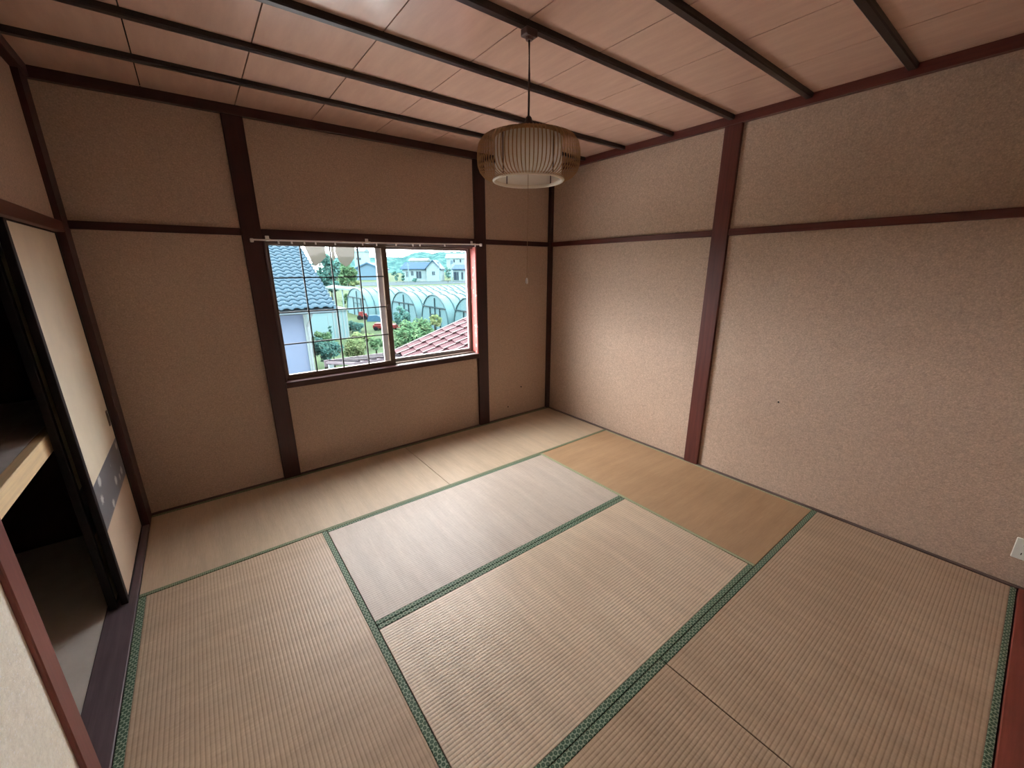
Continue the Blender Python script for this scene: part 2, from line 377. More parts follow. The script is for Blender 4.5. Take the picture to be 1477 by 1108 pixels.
# ------------------------------------------------------------------ closet (oshiire) with sliding doors
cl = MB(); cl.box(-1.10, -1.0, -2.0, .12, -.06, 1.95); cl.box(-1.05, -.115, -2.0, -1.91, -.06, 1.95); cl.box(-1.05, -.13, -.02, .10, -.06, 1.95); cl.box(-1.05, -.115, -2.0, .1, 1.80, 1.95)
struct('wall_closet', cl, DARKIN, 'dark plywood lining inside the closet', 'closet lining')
struct('floor_closet', MB().box(-1.02, -.112, -1.93, -.02, -.056, .002), CONC, 'grey board floor inside the closet', 'closet floor')
sh = thing('closet_shelf', 'grey covered closet shelf with a pale pine front beam', 'shelf', (-.5, -1.0, .825))
obj('front_beam', MB().box(.355, .39, -.93, .88, .0, .078, .002), PINE, sh)['label'] = 'pale pine front beam'
obj('board', MB().box(-.5, .355, -.93, .88, .050, .074), GREYSH, sh)
obj('edge_strip', MB().box(.265, .355, -.93, .88, .074, .078), GREYSH2, sh)
PAPER = fusuma_paper('fusuma_paper', (.92, .84, .66)); PAPERB = fusuma_paper('fusuma_band', (.20, .21, .23), True); PAPERL = fusuma_paper('fusuma_lower_paper', (.72, .58, .44))
def fusuma(n, xf, y0, y1, label):
    t = thing('door_%d' % n, label, 'sliding door', (xf, (y0+y1)/2, .006), kind='structure')
    h = (y1-y0)/2; zt = 1.757-.006; sw = .034
    obj('core', MB().box(-.018, -.002, -h+.01, h-.01, .01, zt-.01), PAPERL, t)
    obj('upper_paper', MB().box(-.003, .0, -h+sw, h-.012, .611, zt-.012), PAPER, t)
    obj('pattern_band', MB().box(-.003, .0005, -h+sw, h-.012, .379, .611), PAPERB, t)['label'] = 'dark grey band with pale blossom print'
    obj('lower_paper', MB().box(-.003, .0, -h+sw, h-.012, .012, .379), PAPERL, t)
    for a, b in ((-h, -h+sw), (h-.012, h)): obj('stile', MB().box(-.022, .004, a, b, 0, zt, .002), LACQ, t)
    obj('top_rail', MB().box(-.022, .003, -h+sw, h-.012, zt-.012, zt, .001), LACQ, t); obj('bottom_rail', MB().box(-.022, .003, -h+sw, h-.012, 0, .012, .001), LACQ, t)
    c = MB(); c.box(-.001, .0045, h-.075, h-.045, .70, .79, .002); hd = obj('door_pull', c, BRONZE, t)
    obj('pull_recess', MB().box(.003, .0055, h-.068, h-.052, .715, .775, .001), BLACKP, hd)
    return t
fusuma(1, -.036, -.902, -.128, 'closet sliding door with beige paper, grey blossom band and black edge')
fusuma(2, -.078, -.912, -.14, 'second closet door mostly hidden behind the beige papered one')

# ------------------------------------------------------------------ tatami mats
T_STD = tatami('tatami_weave', (.66, .51, .365), (.53, .39, .265))
T_SHEEN = tatami('tatami_weave_sheen', (.86, .71, .545), (.76, .60, .44), 1.0, .55, .40)  # brighter copy of the weave; the mat's sheen is put into its colour
T_PALE = tatami('tatami_weave_pale', (.69, .61, .53), (.60, .51, .43), .85, .38)
T_WIN = tatami('tatami_weave_window', (.68, .55, .40), (.58, .455, .32), .35)
T_BRN = tatami('tatami_weave_brown', (.56, .375, .22), (.47, .305, .17), .12, .35, .5)
BG = border_mat('green_hex_border', (.43, .51, .39), (.135, .215, .135), (.035, .080, .052))
BO = border_mat('olive_border', (.40, .44, .30), (.20, .25, .15), (.07, .10, .05), .010)
BP = border_mat('pale_border', (.62, .62, .45), (.42, .46, .28), (.16, .20, .10), .010)
CORE = plain('straw_core', (.22, .16, .09))
def mat(x0, x1, y0, y1, surf, label, bws, bm, lift=0):
    lx, ly = x1-x0, y1-y0; rot = 0 if lx > ly else PI/2
    L, Wd = max(lx, ly) - .003, min(lx, ly) - .003
    t = thing('tatami_mat', label, 'tatami mat', ((x0+x1)/2, (y0+y1)/2, -.056), rot, 'tatami mats covering the floor')
    obj('core', MB().box(-L/2+.001, L/2-.001, -Wd/2+.001, Wd/2-.001, 0, .050), CORE, t)
    z = .0545 + lift
    obj('weave', MB().box(-L/2, L/2, -Wd/2+bws[0], Wd/2-bws[1], .0495, z, .002), surf, t)
    for sgn, bw in ((-1, bws[0]), (1, bws[1])):
        a, b = sorted((sgn*Wd/2, sgn*(Wd/2-bw)))
        o = obj('border', MB().box(-L/2, L/2, -bw/2, bw/2, 0, z+.0013-.0495, .0012), bm, t, loc=(0, (a+b)/2, .0495))
    return t
mat(0, 1.76, -.88, 0, T_WIN, 'faded tatami mat under the window reaching the closet corner post', (.024, .024), BO)
mat(1.76, S, -.88, 0, T_WIN, 'faded tatami mat under the window reaching the far corner', (.024, .024), BO)
mat(0, .88, -2.64, -.88, T_STD, 'tan tatami mat lying along the closet sill', (.028, .028), BG)
mat(.88, 2.64, -1.76, -.88, T_PALE, 'palest silvery tatami mat in the middle of the room', (.025, .020), BG)
mat(.88, 2.64, -2.64, -1.76, T_SHEEN, 'tan tatami mat in the middle beside the palest one', (.026, .025), BG)
mat(2.64, S, -2.64, -.88, T_BRN, 'smooth brown worn tatami mat beside the red brown wall post', (.012, .020), BP)
mat(1.76, S, -3.52, -2.64, T_STD, 'tan tatami mat below the power outlet', (.020, .028), BG)
mat(0, 1.76, -3.52, -2.64, T_STD, 'tan tatami mat at the foot of the cream plaster wall', (.036, .028), BG)

# ------------------------------------------------------------------ pendant lamp
LX, LY = 1.755, -1.765
lamp = thing('pendant_lamp', 'round slatted bamboo pendant lamp hanging from the ceiling batten', 'lamp', (LX, LY, 2.506))
def lz(z): return z - 2.506
obj('ceiling_mount', MB().box(-.030, .030, -.022, .022, lz(2.478), 0, .004).lathe([(.014, lz(2.468)), (.018, lz(2.479))], 14, capb=True), plain('brown_bakelite', (.10, .05, .045), .4, .5), lamp)
obj('cord', MB().tube([(0, 0, lz(2.472)), (.002, .001, lz(2.35)), (-.001, 0, lz(2.18))], .0045, 8), CORDM, lamp, True)
obj('socket_cap', MB().lathe([(.006, lz(2.195)), (.012, lz(2.190)), (.018, lz(2.172)), (.030, lz(2.160)), (.034, lz(2.148)), (.034, lz(2.125))], 20, capb=True, capt=True), CORDM, lamp, True)
hold = MB()
for k in range(3):
    a = 2*PI*k/3 + .4; hold.tube([(.03*math.cos(a), .03*math.sin(a), lz(2.132)), (.150*math.cos(a), .150*math.sin(a), lz(2.117))], .002, 6)
obj('holder_rods', hold, CORDM, lamp)
shade = obj('shade', MB().lathe([(.146, lz(2.108)), (.158, lz(2.108)), (.158, lz(2.120)), (.146, lz(2.120)), (.146, lz(2.108))], 48), VENEER, lamp, True)
prof = [(r_, 1.943 + (z_-1.943)*.90) for r_, z_ in [(.150, 2.137), (.178, 2.133), (.202, 2.122), (.217, 2.100), (.224, 2.070), (.226, 2.035), (.224, 2.005), (.216, 1.980), (.200, 1.960), (.178, 1.948), (.158, 1.943)]]
rb = MB(); hw = .0021; th = .0016; V = []; F = []
for i, (r, z) in enumerate(prof):
    p, q = prof[max(i-1, 0)], prof[min(i+1, len(prof)-1)]; t = Vector((q[0]-p[0], q[1]-p[1])).normalized(); nx, nz = -t.y*th, t.x*th
    w_ = hw*r/.226 if r < .17 else hw*min(1, .72 + .28*(r-.17)/.05)
    V += [(r, -w_, lz(z)), (r, w_, lz(z)), (r+nx, w_, lz(z)+nz), (r+nx, -w_, lz(z)+nz)]
for i in range(len(prof)-1):
    for k in range(4): F.append((i*4+k, i*4+(k+1) % 4, i*4+4+(k+1) % 4, i*4+4+k))
rm = rb.add(V, F).mesh('rib'); rm.materials.append(VENEER)
NR = 84
for k in range(NR): obj('rib', rm, None, shade, rot=(0, 0, 2*PI*k/NR))
obj('bottom_ring', MB().lathe([(.146, lz(1.950)), (.148, lz(1.938)), (.156, lz(1.936)), (.161, lz(1.942)), (.159, lz(1.950)), (.146, lz(1.950))], 56), RINGM, lamp, True)
drum = obj('inner_drum', MB().lathe([(.1475, lz(1.948)), (.1475, lz(2.112)), (.1465, lz(2.112)), (.1465, lz(1.948))], 64), DRUM, lamp, True)
for k in range(4):
    a = PI/2*k + .079; obj('drum_stay', MB().box(.1440, .1500, -.0022, .0022, lz(1.948), lz(2.112)), plain('stay_brown', (.12, .07, .05)) if k == 0 else bpy.data.materials['stay_brown'], drum, rot=(0, 0, a))
obj('drum_lid', MB().lathe([(.0, lz(2.113)), (.147, lz(2.113))], 40), DRUM, drum)
pc = obj('pull_cord', MB().tube([(0, 0, lz(2.10)), (-.002, 0, lz(1.8)), (-.005, 0, lz(1.515))], .0011, 6), plain('cream_string', (.42, .30, .20)), lamp)
obj('pull_knob', MB().lathe([(.002, lz(1.520)), (.005, lz(1.515)), (.0062, lz(1.503)), (.0055, lz(1.494)), (.002, lz(1.491))], 12, c=(-.005, 0, 0), capb=True, capt=True), WHITEP, pc, True)

# ------------------------------------------------------------------ outlet, nails
ol = thing('wall_outlet', 'white double power outlet low on the flecked wall', 'outlet', (S+.025, -3.499, .205))
obj('cover_plate', MB().box(-.009, .002, -.036, .036, -.056, .056, .003), plain('outlet_white', (.80, .84, .80), .4, .5, var=.03), ol)
for z in (.026, -.024):
    for y in (-.0065, .0065):
        obj('slot', MB().box(-.0098, -.0085, y-.0016, y+.0016, z-.006, z+.006), BLACKP, ol)
for i, (p, l) in enumerate([((2.969, wy, .116), 'small dark hook low on the plaster by the far corner'), ((3.150, wy, .31), 'tiny nail in the plaster above the small dark hook')]):
    o = obj('wall_hook' if i == 0 else 'nail', MB().lathe([(.0, -.006), (.006, -.006), (.007, 0), (.003, .004), (.003, .012)], 10), BLACKP, loc=p, rot=(-PI/2, 0, 0)); tag(o, l, 'hook' if i == 0 else 'nail')
p = at(0, 0, 0)
def on_right(px, py): d = ray(px, py); return CAM + d*((S+.025 - CAM.x)/d.x)
q = on_right(1123, 580); o = obj('nail', MB().lathe([(.0, -.004), (.006, -.004), (.006, .002), (.003, .010)], 8), BLACKP, loc=q, rot=(0, PI/2, 0)); tag(o, 'single dark nail head in the flecked wall past the red post', 'nail')

# ------------------------------------------------------------------ outdoors
GZ = -2.9
struct('bounce_ground', MB().box(-9, 14, .17, 10.2, GZ-.4, GZ+.03), plain('pale_bounce_ground', (.52, .50, .48), .9, .2, var=.1, vscale=30), 'added unseen pale ground bouncing light up through the window', 'bounce_ground')  # added ground out of view, kept pale to bounce sky light onto the ceiling
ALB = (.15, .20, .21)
ang = -.6534
def b4(cx, cy): return 350 + cx*.2505, 330 + cy*.2505
random.seed(7)
GRASS = plain('field_grass', (.15, .19, .10), .9, .1, var=.35, vscale=.35)
struct('ground', MB().box(-60, 420, .6, 620, GZ-.5, GZ), GRASS, 'green field and garden ground outside', 'ground')
# road in front of the white house
ROADM = plain('road_asphalt', (.115, .15, .165), .9, .1, var=.08)
r0 = atz(548, 412.3, GZ); r1 = atz(690, 408.5, GZ); r2 = atz(690, 405.8, GZ); r3 = atz(548, 405.9, GZ)
e = (r1-r0)
road = MB().prism([r0 - e*1.2, r1 + e, r2 + e, r3 - e*1.2], (0, 0, .05))
struct('road', road, ROADM, 'pale paved road between greenhouses and white house', 'road')
# distant hill
hm = MB(); hv = []; hf = []; N = 70
for i in range(N+1):
    a = i/N; px = 470 + 260*a
    x5 = (px-555)*11.36
    top = 371 if px < 580 else 371 - 7.5*min(1, (px-580)/22.0)
    if px > 618: top = 363.5 + 3.0*math.exp(-((px-623)/4)**2)
    top += random.uniform(-.7, .7)
    for py in (top, top+4, top+9, 396): hv.append(at(px, py, 520 - 20*(py > top) - 25*(py > top+5) - 60*(py > 387)))
for i in range(N):
    for k in range(3): hf.append((i*4+k, i*4+k+1, i*4+k+5, i*4+k+4))
me = MB().add(hv, hf)
back = [v + Vector((0, 60, -40)) for v in hv[0::4]]; n0 = len(me.v); me.v += [tuple(v) for v in back]
for i in range(N): me.f.append((n0+i, i*4, i*4+4, n0+i+1))
def hillmat():
    m, nt, bs, out = nodes('wooded_hill'); T = NT(nt); v = T.coord('Object'); f = T.noise(v, .12, 5, .7)
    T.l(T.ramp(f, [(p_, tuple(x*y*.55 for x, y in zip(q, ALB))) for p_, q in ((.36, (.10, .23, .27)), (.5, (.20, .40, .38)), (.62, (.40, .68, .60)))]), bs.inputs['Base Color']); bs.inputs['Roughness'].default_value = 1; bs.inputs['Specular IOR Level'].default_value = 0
    return m
tag(obj('wooded_hill', me, hillmat()), 'low wooded hill behind the far houses', 'hill', kind='structure')

def leafmat(name, a, b, c):
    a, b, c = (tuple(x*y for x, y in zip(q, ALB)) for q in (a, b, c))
    m, nt, bs, out = nodes(name); T = NT(nt); f = T.noise(T.coord('Object'), 3.2, 3, .7)
    T.l(T.ramp(f, [(.33, a), (.5, b), (.68, c)]), bs.inputs['Base Color']); bs.inputs['Roughness'].default_value = .8; bs.inputs['Specular IOR Level'].default_value = .03
    return m
LG = leafmat('leaf_green', (.07, .15, .085), (.17, .30, .14), (.36, .47, .23))
LT = leafmat('leaf_teal', (.06, .17, .155), (.13, .29, .25), (.26, .45, .35))
LY_ = leafmat('leaf_yellow_green', (.15, .23, .10), (.34, .41, .17), (.56, .56, .28))
BARK = plain('bark', (.09, .07, .05), .9, .1)
def foliage(base, crown_c, rad, n, leaf, seed):
    rnd = random.Random(seed); m = MB(); rad = Vector(rad)
    clumps = []
    for _ in range(max(8, n//70)):
        d = Vector((rnd.gauss(0, 1), rnd.gauss(0, 1), rnd.gauss(0, 1))).normalized()*rnd.uniform(.35, .92)
        clumps.append(Vector((d.x*rad.x, d.y*rad.y, d.z*rad.z)))
    cs = min(rad)*.42
    for i in range(n):
        c = crown_c + clumps[i % len(clumps)]
        d = Vector((rnd.gauss(0, 1), rnd.gauss(0, 1), rnd.gauss(0, .8)))
        d = d.normalized()*cs*rnd.uniform(.5, 1)
        p = c + d
        if p.z < base.z + .03: p.z = base.z + .03 + rnd.random()*.1
        u = Vector((rnd.gauss(0, 1), rnd.gauss(0, 1), rnd.gauss(0, .6))).normalized(); v = u.orthogonal().normalized(); s = leaf*rnd.uniform(.6, 1.2)
        m.add([p - u*s, p - v*s*.45 + u*s*.1, p + u*s, p + v*s*.45 + u*s*.1], [(0, 1, 2, 3)])
    return m
def tree(name, px, pbase, ptop, wpx, Y, matl, label, cat, group, n=900, leaf=.1, low=.0, seed=1, dy=None):
    b = at(px, pbase, Y); t = at(px, ptop, Y)
    g = Vector((b.x, b.y, GZ if dy is None else dy)); dist = ((b - CAM) @ (RM @ Vector((0, 0, -1))))
    w = wpx/FPX*dist/2; zb = b.z
    r = thing(name, label, cat, g, 0, group)
    cz = (zb + t.z)/2; hz = max(.2, (t.z - zb)/2)
    obj('foliage', foliage(Vector((0, 0, 0)), Vector((0, 0, cz - g.z)), (w, w*.8, hz), n, leaf, seed), matl, r)
    obj('trunk', MB().tube([(0, 0, 0), (.04*w, .02, (cz-g.z)*.6), (0, 0, cz-g.z)], [.06*w+.03, .05*w+.02, .02], 7), BARK, r)
    return r

# ---- neighbour house with blue-grey pantiles
KAW = plain('blue_grey_pantile', (.125, .205, .275), .45, .5, var=.14, vscale=2.5)
HW = plain('lilac_siding', (.31, .335, .47), .8, .2, var=.05, stretch=(12, 12, .6))
HTRIM = plain('white_boards', (.55, .58, .58), .7, .2, var=.08)
ex, ey, ez = 4.12, 11.0, .33; pit = math.atan(.48)
nh = thing('tiled_house', 'neighbouring house with wavy blue grey pantile roof and lilac wall', 'house', (ex, ey, GZ))
def nb(x0, x1, y0, y1, z0, z1, c=0): return MB().box(x0-ex, x1-ex, y0-ey, y1-ey, z0-GZ, z1-GZ, c)
obj('wall', nb(-3.5, 3.27, 11.75, 19.5, GZ, .50), HW, nh)
obj('corner_board', nb(3.20, 3.32, 11.68, 11.80, GZ, .45), HTRIM, nh)
obj('soffit', nb(-3.5, 4.05, 11.12, 11.78, .20, .30), HTRIM, nh)
obj('gutter', nb(-3.5, 4.1, 10.92, 11.02, .20, .28, .01), plain('grey_gutter', (.20, .23, .26), .5), nh)
obj('downpipe', MB().tube([(3.42-ex, 11.4-ey, .2-GZ), (3.30-ex, 11.64-ey, -.3-GZ), (3.28-ex, 11.64-ey, .3)], .045, 8), plain('white_pipe', (.5, .5, .52), .5), nh)
deck = MB(); cp, sp = math.cos(pit), math.sin(pit)
deck.prism([(-6.0, -.06, ez-GZ-.05), (-.02, -.06, ez-GZ-.05), (-.02, 5.2*cp, ez-GZ+5.2*sp-.05), (-6.0, 5.2*cp, ez-GZ+5.2*sp-.05)], (0, 0, -.10))
rf = obj('roof', deck, plain('roof_deck', (.05, .06, .07)), nh)
TWd, TL = .285, .262
tv = []; tf = []; n = 9
for j, (yy, lift) in enumerate(((-.02, .060), (TL+.03, .004))):
    for th_ in (0, -.050):
        for i in range(n+1):
            u = i/n; z = .030*math.sin(2*PI*u + .5) + (.018 if u > .86 else 0)
            tv.append((u*TWd, yy, z + lift + th_))
def ti(j, t, i): return (j*2+t)*(n+1) + i
for i in range(n):
    tf += [(ti(0,0,i), ti(0,0,i+1), ti(1,0,i+1), ti(1,0,i)), (ti(0,1,i+1), ti(0,1,i), ti(1,1,i), ti(1,1,i+1)), (ti(0,1,i), ti(0,1,i+1), ti(0,0,i+1), ti(0,0,i))]
tm = MB().add(tv, tf).mesh('roof_tile', True); tm.materials.append(KAW)
for rrow in range(19):
    s_ = rrow*TL
    for c_ in range(14):
        x = -.10 - (c_+1)*TWd
        obj('roof_tile', tm, None, rf, loc=(x, s_*cp, ez-GZ + s_*sp + .03), rot=(pit, 0, random.uniform(-.02, .02)))
vg = MB()
for rrow in range(19):
    s_ = rrow*TL; vg.box(-.10, 0, s_*cp-.02, s_*cp+TL*cp, ez-GZ+s_*sp-.08, ez-GZ+s_*sp+.10, .01)
obj('verge_tiles', vg, KAW, rf)

# ---- white garden shed behind it
SHW = plain('white_shed_panel', (.42, .58, .60), .7, .2, var=.05, stretch=(3, 3, .3))
p0 = atz(452, 492, GZ); p1 = at(505, 490, p0.y)
gs = thing('garden_shed', 'low white panelled shed beside the tiled house', 'shed', (p0.x, p0.y, GZ))
wS = p1.x - p0.x; hS = at(470, 449, p0.y).z - GZ
obj('wall', MB().box(-2.5, wS, 0, 3, 0, hS), SHW, gs)
obj('roof', MB().box(-2.6, wS+.12, -.12, 3.1, hS, hS+.07), HTRIM, gs)
for k in range(5):
    x = wS - .06 - .21*k; obj('pilaster', MB().box(x-.03, x+.03, -.04, 0, 0, hS), HTRIM, gs)
obj('panel_joint', MB().box(wS*.45, wS*.45+.02, -.012, 0, 0, hS), HTRIM, gs)

# ---- flat red tile roof of the lower wing
RT = plain('red_flat_tile', (.165, .052, .062), .6, .3, var=.14, vscale=3)
RTLIT = plain('red_tile_lip_lit', (.46, .26, .26), .6, .3, var=.1, vscale=3)  # paler copy of the tile red, the lip's sky-lit edge put into colour
RTE = plain('red_tile_deck', (.06, .03, .03))
yv = 4.55; e0 = at(*b4(876, 707), yv); e1 = at(*b4(1300, 512), yv); sl = (e1.z-e0.z)/(e1.x-e0.x); th_r = math.atan(sl)
rw = thing('wing_roof', 'red flat tiled roof of the lower wing below the window', 'roof', (e0.x, yv, e0.z))
ct, st_ = math.cos(th_r), math.sin(th_r)
obj('deck', MB().prism([(0, .0, -.03), (6*ct, .0, 6*st_-.03), (6*ct, -4.1, 6*st_-.03), (0, -4.1, -.03)], (0, 0, -.12)), RTE, rw)
obj('bargeboard', MB().prism([(-.02, .0, -.18), (6*ct, .0, 6*st_-.18), (6*ct, .0, 6*st_+.025), (-.02, .0, .025)], (0, .05, 0)), plain('pink_bargeboard', (.36, .24, .24), .6), rw)
obj('wing_wall', MB().prism([(.3, -.1, -.14), (6*ct, -.1, 6*st_-.17), (6*ct, -.1, GZ-e0.z), (.3, -.1, GZ-e0.z)], (0, -3.9, 0)), HTRIM, rw)
ta, tb = .285, .305
sk = -.25*ta                                   # butt edge of each tile is cut askew, with a raised side lip
u1 = ta + .03; g_ = tb - .006; lw_ = .050
tv = [(0, 0, .030), (u1, 0, .006), (u1, -g_+lw_, .006), (sk*.9, -g_+lw_, .030), (0, 0, -.004), (sk*.9, -g_+lw_, -.004),
      (sk*.9, -g_+lw_, .044), (u1, -g_+lw_, .020), (u1, -g_, .020), (sk, -g_, .044), (sk, -g_, -.004)]
tfc = [(0, 3, 2, 1), (4, 5, 3, 0), (3, 6, 7, 2), (6, 9, 8, 7), (5, 10, 9, 6)]
rt = MB().add(tv, tfc).mesh('roof_tile'); rt.materials.append(RT); rt.materials.append(RTLIT)
rt.polygons[3].material_index = 1
for i in range(18):
    for j in range(13):
        s_ = i*ta
        obj('roof_tile', rt, None, rw, loc=(s_*ct, -.01 - j*tb, s_*st_), rot=(0, -th_r, 0))
# ---- ribbed porch roof
a = atz(*b4(478, 766), -.45); c = atz(*b4(836, 714), -.45)
pr = thing('porch_roof', 'small ribbed pink metal porch roof below the muntin sash', 'roof', (a.x, a.y, -.45))
PINKM = plain('pink_metal_roof', (.27, .185, .205), .5, .4, var=.06)
lw = c.x - a.x
obj('sheet', MB().prism([(0, 0, 0), (lw, 0, 0), (lw, -2.2, .38), (0, -2.2, .38)], (0, 0, -.05)), PINKM, pr)
k = 0
while .09 + .155*k < lw:
    x = .09 + .155*k; k += 1
    obj('rib', MB().prism([(x-.022, 0, 0), (x+.022, 0, 0), (x+.022, -2.2, .38), (x-.022, -2.2, .38)], (0, 0, .035)), plain('dark_rib', (.07, .05, .06), .5) if k == 1 else bpy.data.materials['dark_rib'], pr)
obj('front_fascia', MB().box(-.03, lw+.03, 0, .04, -.12, .03), PINKM, pr)
for x in (.08, lw-.08): obj('post', MB().box(x-.05, x+.05, -.15, -.05, GZ+.45, -.05), HTRIM, pr)

# ---- greenhouses: tunnels with hoops, axis along x, open ends to the left
PLAST = plain('greenhouse_film', (.23, .37, .385), .5, .3, var=.06, vscale=1.2)
PLASTE = plain('greenhouse_end_film', (.20, .335, .36), .5, .3, var=.06)
HOOP = plain('greenhouse_pipe', (.085, .17, .19), .5, .4)
def greenhouse(px, py, L, half, label, h=2.6, door=True, hoopn=None):
    pk = atz(px, py, GZ + h)
    t = thing('greenhouse', label, 'greenhouse', (pk.x, pk.y, GZ), 0, 'plastic tunnel greenhouses in the field')
    sec = []
    for i in range(13):
        a = PI*i/12; sec.append((-half*math.cos(a)*(1 if abs(math.cos(a)) < .9 else 1), .55*h*0 + h*(math.sin(a)**.75)))
    m = MB(); n = len(sec)
    m.add([(0, y, z) for y, z in sec] + [(L, y, z) for y, z in sec], [(i, i+1, n+i+1, n+i) for i in range(n-1)])
    obj('film', m, PLAST, t, True)
    obj('end_wall', MB().add([(.02, y, z) for y, z in sec], [tuple(range(n))]), PLASTE, t)
    obj('back_wall', MB().add([(L-.02, y, z) for y, z in sec], [tuple(range(n))[::-1]]), PLASTE, t)
    N_ = hoopn or int(L/.75)
    hm_ = MB().tube([(0, y*1.012, z*1.01) for y, z in sec], .05, 5).mesh('hoop'); hm_.materials.append(HOOP)
    for k in range(N_): obj('hoop', hm_, None, t, loc=(k*L/max(1, N_-1), 0, 0))
    f = MB(); f.tube([(-.03, -half*.86, 1.72), (-.03, half*.86, 1.72)], .05, 5)
    for y in (-half*.45, -half*.1, half*.28): f.tube([(-.03, y, 0), (-.03, y, 1.72 if y != -half*.1 else 2.4)], .04, 5)
    f.tube([(-.03, -half*.45, 1.2), (-.03, half*.28, 1.2)], .03, 5)
    obj('end_frame', f, plain('end_frame_dark', (.04, .085, .10), .6) if 'end_frame_dark' not in bpy.data.materials else bpy.data.materials['end_frame_dark'], t)
    return t
greenhouse(512, 416.3, 62, 3.2, 'farthest and longest plastic greenhouse, beside the road')
greenhouse(579.6, 421.3, 45, 2.6, 'plastic greenhouse with its dark framed end behind the bush')
greenhouse(624.5, 425.7, 40, 2.1, 'plastic greenhouse with a wide crossbar over its end door')
greenhouse(674.5, 430.2, 30, 1.95, 'plastic greenhouse nearest the red tiled roof')

# ---- houses (local frame turned to the viewer, 1 unit = 1 m)
WHW = plain('white_house_wall', (.50, .60, .61), .8, .2, var=.04)
BLR = plain('dark_blue_roof', (.07, .145, .235), .6, .3, var=.12, vscale=1)
WIN = plain('dark_house_window', (.05, .085, .12), .3, .5)
def gable(m, x0, x1, y0, y1, ze, zp):   # ridge along y
    xm = (x0+x1)/2; m.prism([(x0, y0, 0), (x1, y0, 0), (x1, y0, ze), (xm, y0, zp), (x0, y0, ze)], (0, y1-y0, 0)); return m
g = atz(625.4, 405.6, GZ)
k = ((g - CAM) @ (RM @ Vector((0, 0, -1))))/FPX     # metres per pixel there
wh = thing('white_house', 'white house with dark blue gabled roof across the road', 'house', g, ang)
obj('gable_wing', gable(MB(), -9.5*k, 9.5*k, 0, 40*k, 18*k, 28.4*k), WHW, wh)
obj('long_wing', MB().box(-46*k, -9.0*k, 8*k, 34*k, 0, 17*k), WHW, wh)
rfm = MB()
for sx in (-1, 1):
    rfm.prism([(0, -2*k, 29.5*k), (sx*11.5*k, -2*k, 17.2*k), (sx*11.5*k, -2*k, 15.9*k), (0, -2*k, 28.2*k)], (0, 43*k, 0))
obj('gable_roof', rfm, BLR, wh)
obj('long_roof', MB().prism([(-49*k, 5*k, 16.2*k), (-49*k, 5*k, 17.2*k), (-45*k, 21*k, 26.5*k), (-49*k+4*k, 37*k, 17.2*k), (-49*k, 37*k, 16.2*k)], (50*k, 0, 0)), BLR, wh)
for (x0, x1, z0, z1, y) in ((-1.3, .0, 8.5, 13.5, 0), (1.0, 2.2, 8.5, 13.5, 0), (-40.5, -38, 6, 13.5, 8), (-33.5, -30.5, 8, 14, 8), (-26, -19, 4, 13.5, 8)):
    f_ = obj('window', MB().box(x0*k, x1*k, (y-.5)*k, (y+.2)*k, z0*k, z1*k), WIN, wh)
    if x1-x0 > 2: obj('pane_bar', MB().box(((x0+x1)/2-.25)*k, ((x0+x1)/2+.25)*k, (y-.8)*k, (y-.5)*k, z0*k, z1*k), WHW, f_)
obj('porch_step', MB().box(-20*k, -9*k, 3*k, 8*k, 0, 2.2*k), HTRIM, wh)
g2 = atz(662, 405.0, GZ)
w2 = thing('cream_house', 'white house with low blue roof next to the blue gabled one', 'house', g2, ang)
obj('wall', MB().box(-9*k, 14*k, 4*k, 30*k, 0, 16*k), WHW, w2)
obj('roof', MB().prism([(-11*k, 1*k, 15.5*k), (-11*k, 1*k, 16.8*k), (-7*k, 16*k, 23*k), (-11*k, 32*k, 16.8*k), (-11*k, 32*k, 15.5*k)], (27*k, 0, 0)), BLR, w2)
for x0, x1, z0, z1 in ((-8, -3.5, 1, 12.5), (-2.8, -.8, 1, 12.5), (3.4, 6, 2, 12)):
    obj('window', MB().box(x0*k, x1*k, 3.4*k, 4.2*k, z0*k, z1*k), WIN, w2)
g3 = atz(640, 400, GZ); k3 = ((g3 - CAM) @ (RM @ Vector((0, 0, -1))))/FPX
for j, (px, wpx, zt, zr, lab) in enumerate(((604, 24, 23, 27, 'far pale house with two dark windows behind the blue roof'), (658, 26, 26, 33, 'far pale house behind the low blue roof'))):
    gg = atz(px, 400, GZ); h3 = thing('far_house', lab, 'house', gg, ang)
    obj('wall', MB().box(-wpx/2*k3, wpx/2*k3, 0, 30*k3, 0, zt*k3), WHW, h3)
    obj('roof', MB().prism([(-(wpx/2+2)*k3, -2*k3, zt*k3), (-(wpx/2+2)*k3, 15*k3, zr*k3), (-(wpx/2+2)*k3, 32*k3, zt*k3)], ((wpx+4)*k3, 0, 0)), plain('pale_grey_roof', (.30, .42, .43), .7) if j == 0 else bpy.data.materials['pale_grey_roof'], h3)
    for dx in (-6.5, 1.0) if j == 0 else (-3, 6):
        obj('window', MB().box((dx)*k3, (dx+1.8)*k3, -.4*k3, .2*k3, (zt-5.5)*k3, (zt-1.5)*k3), WIN, h3)
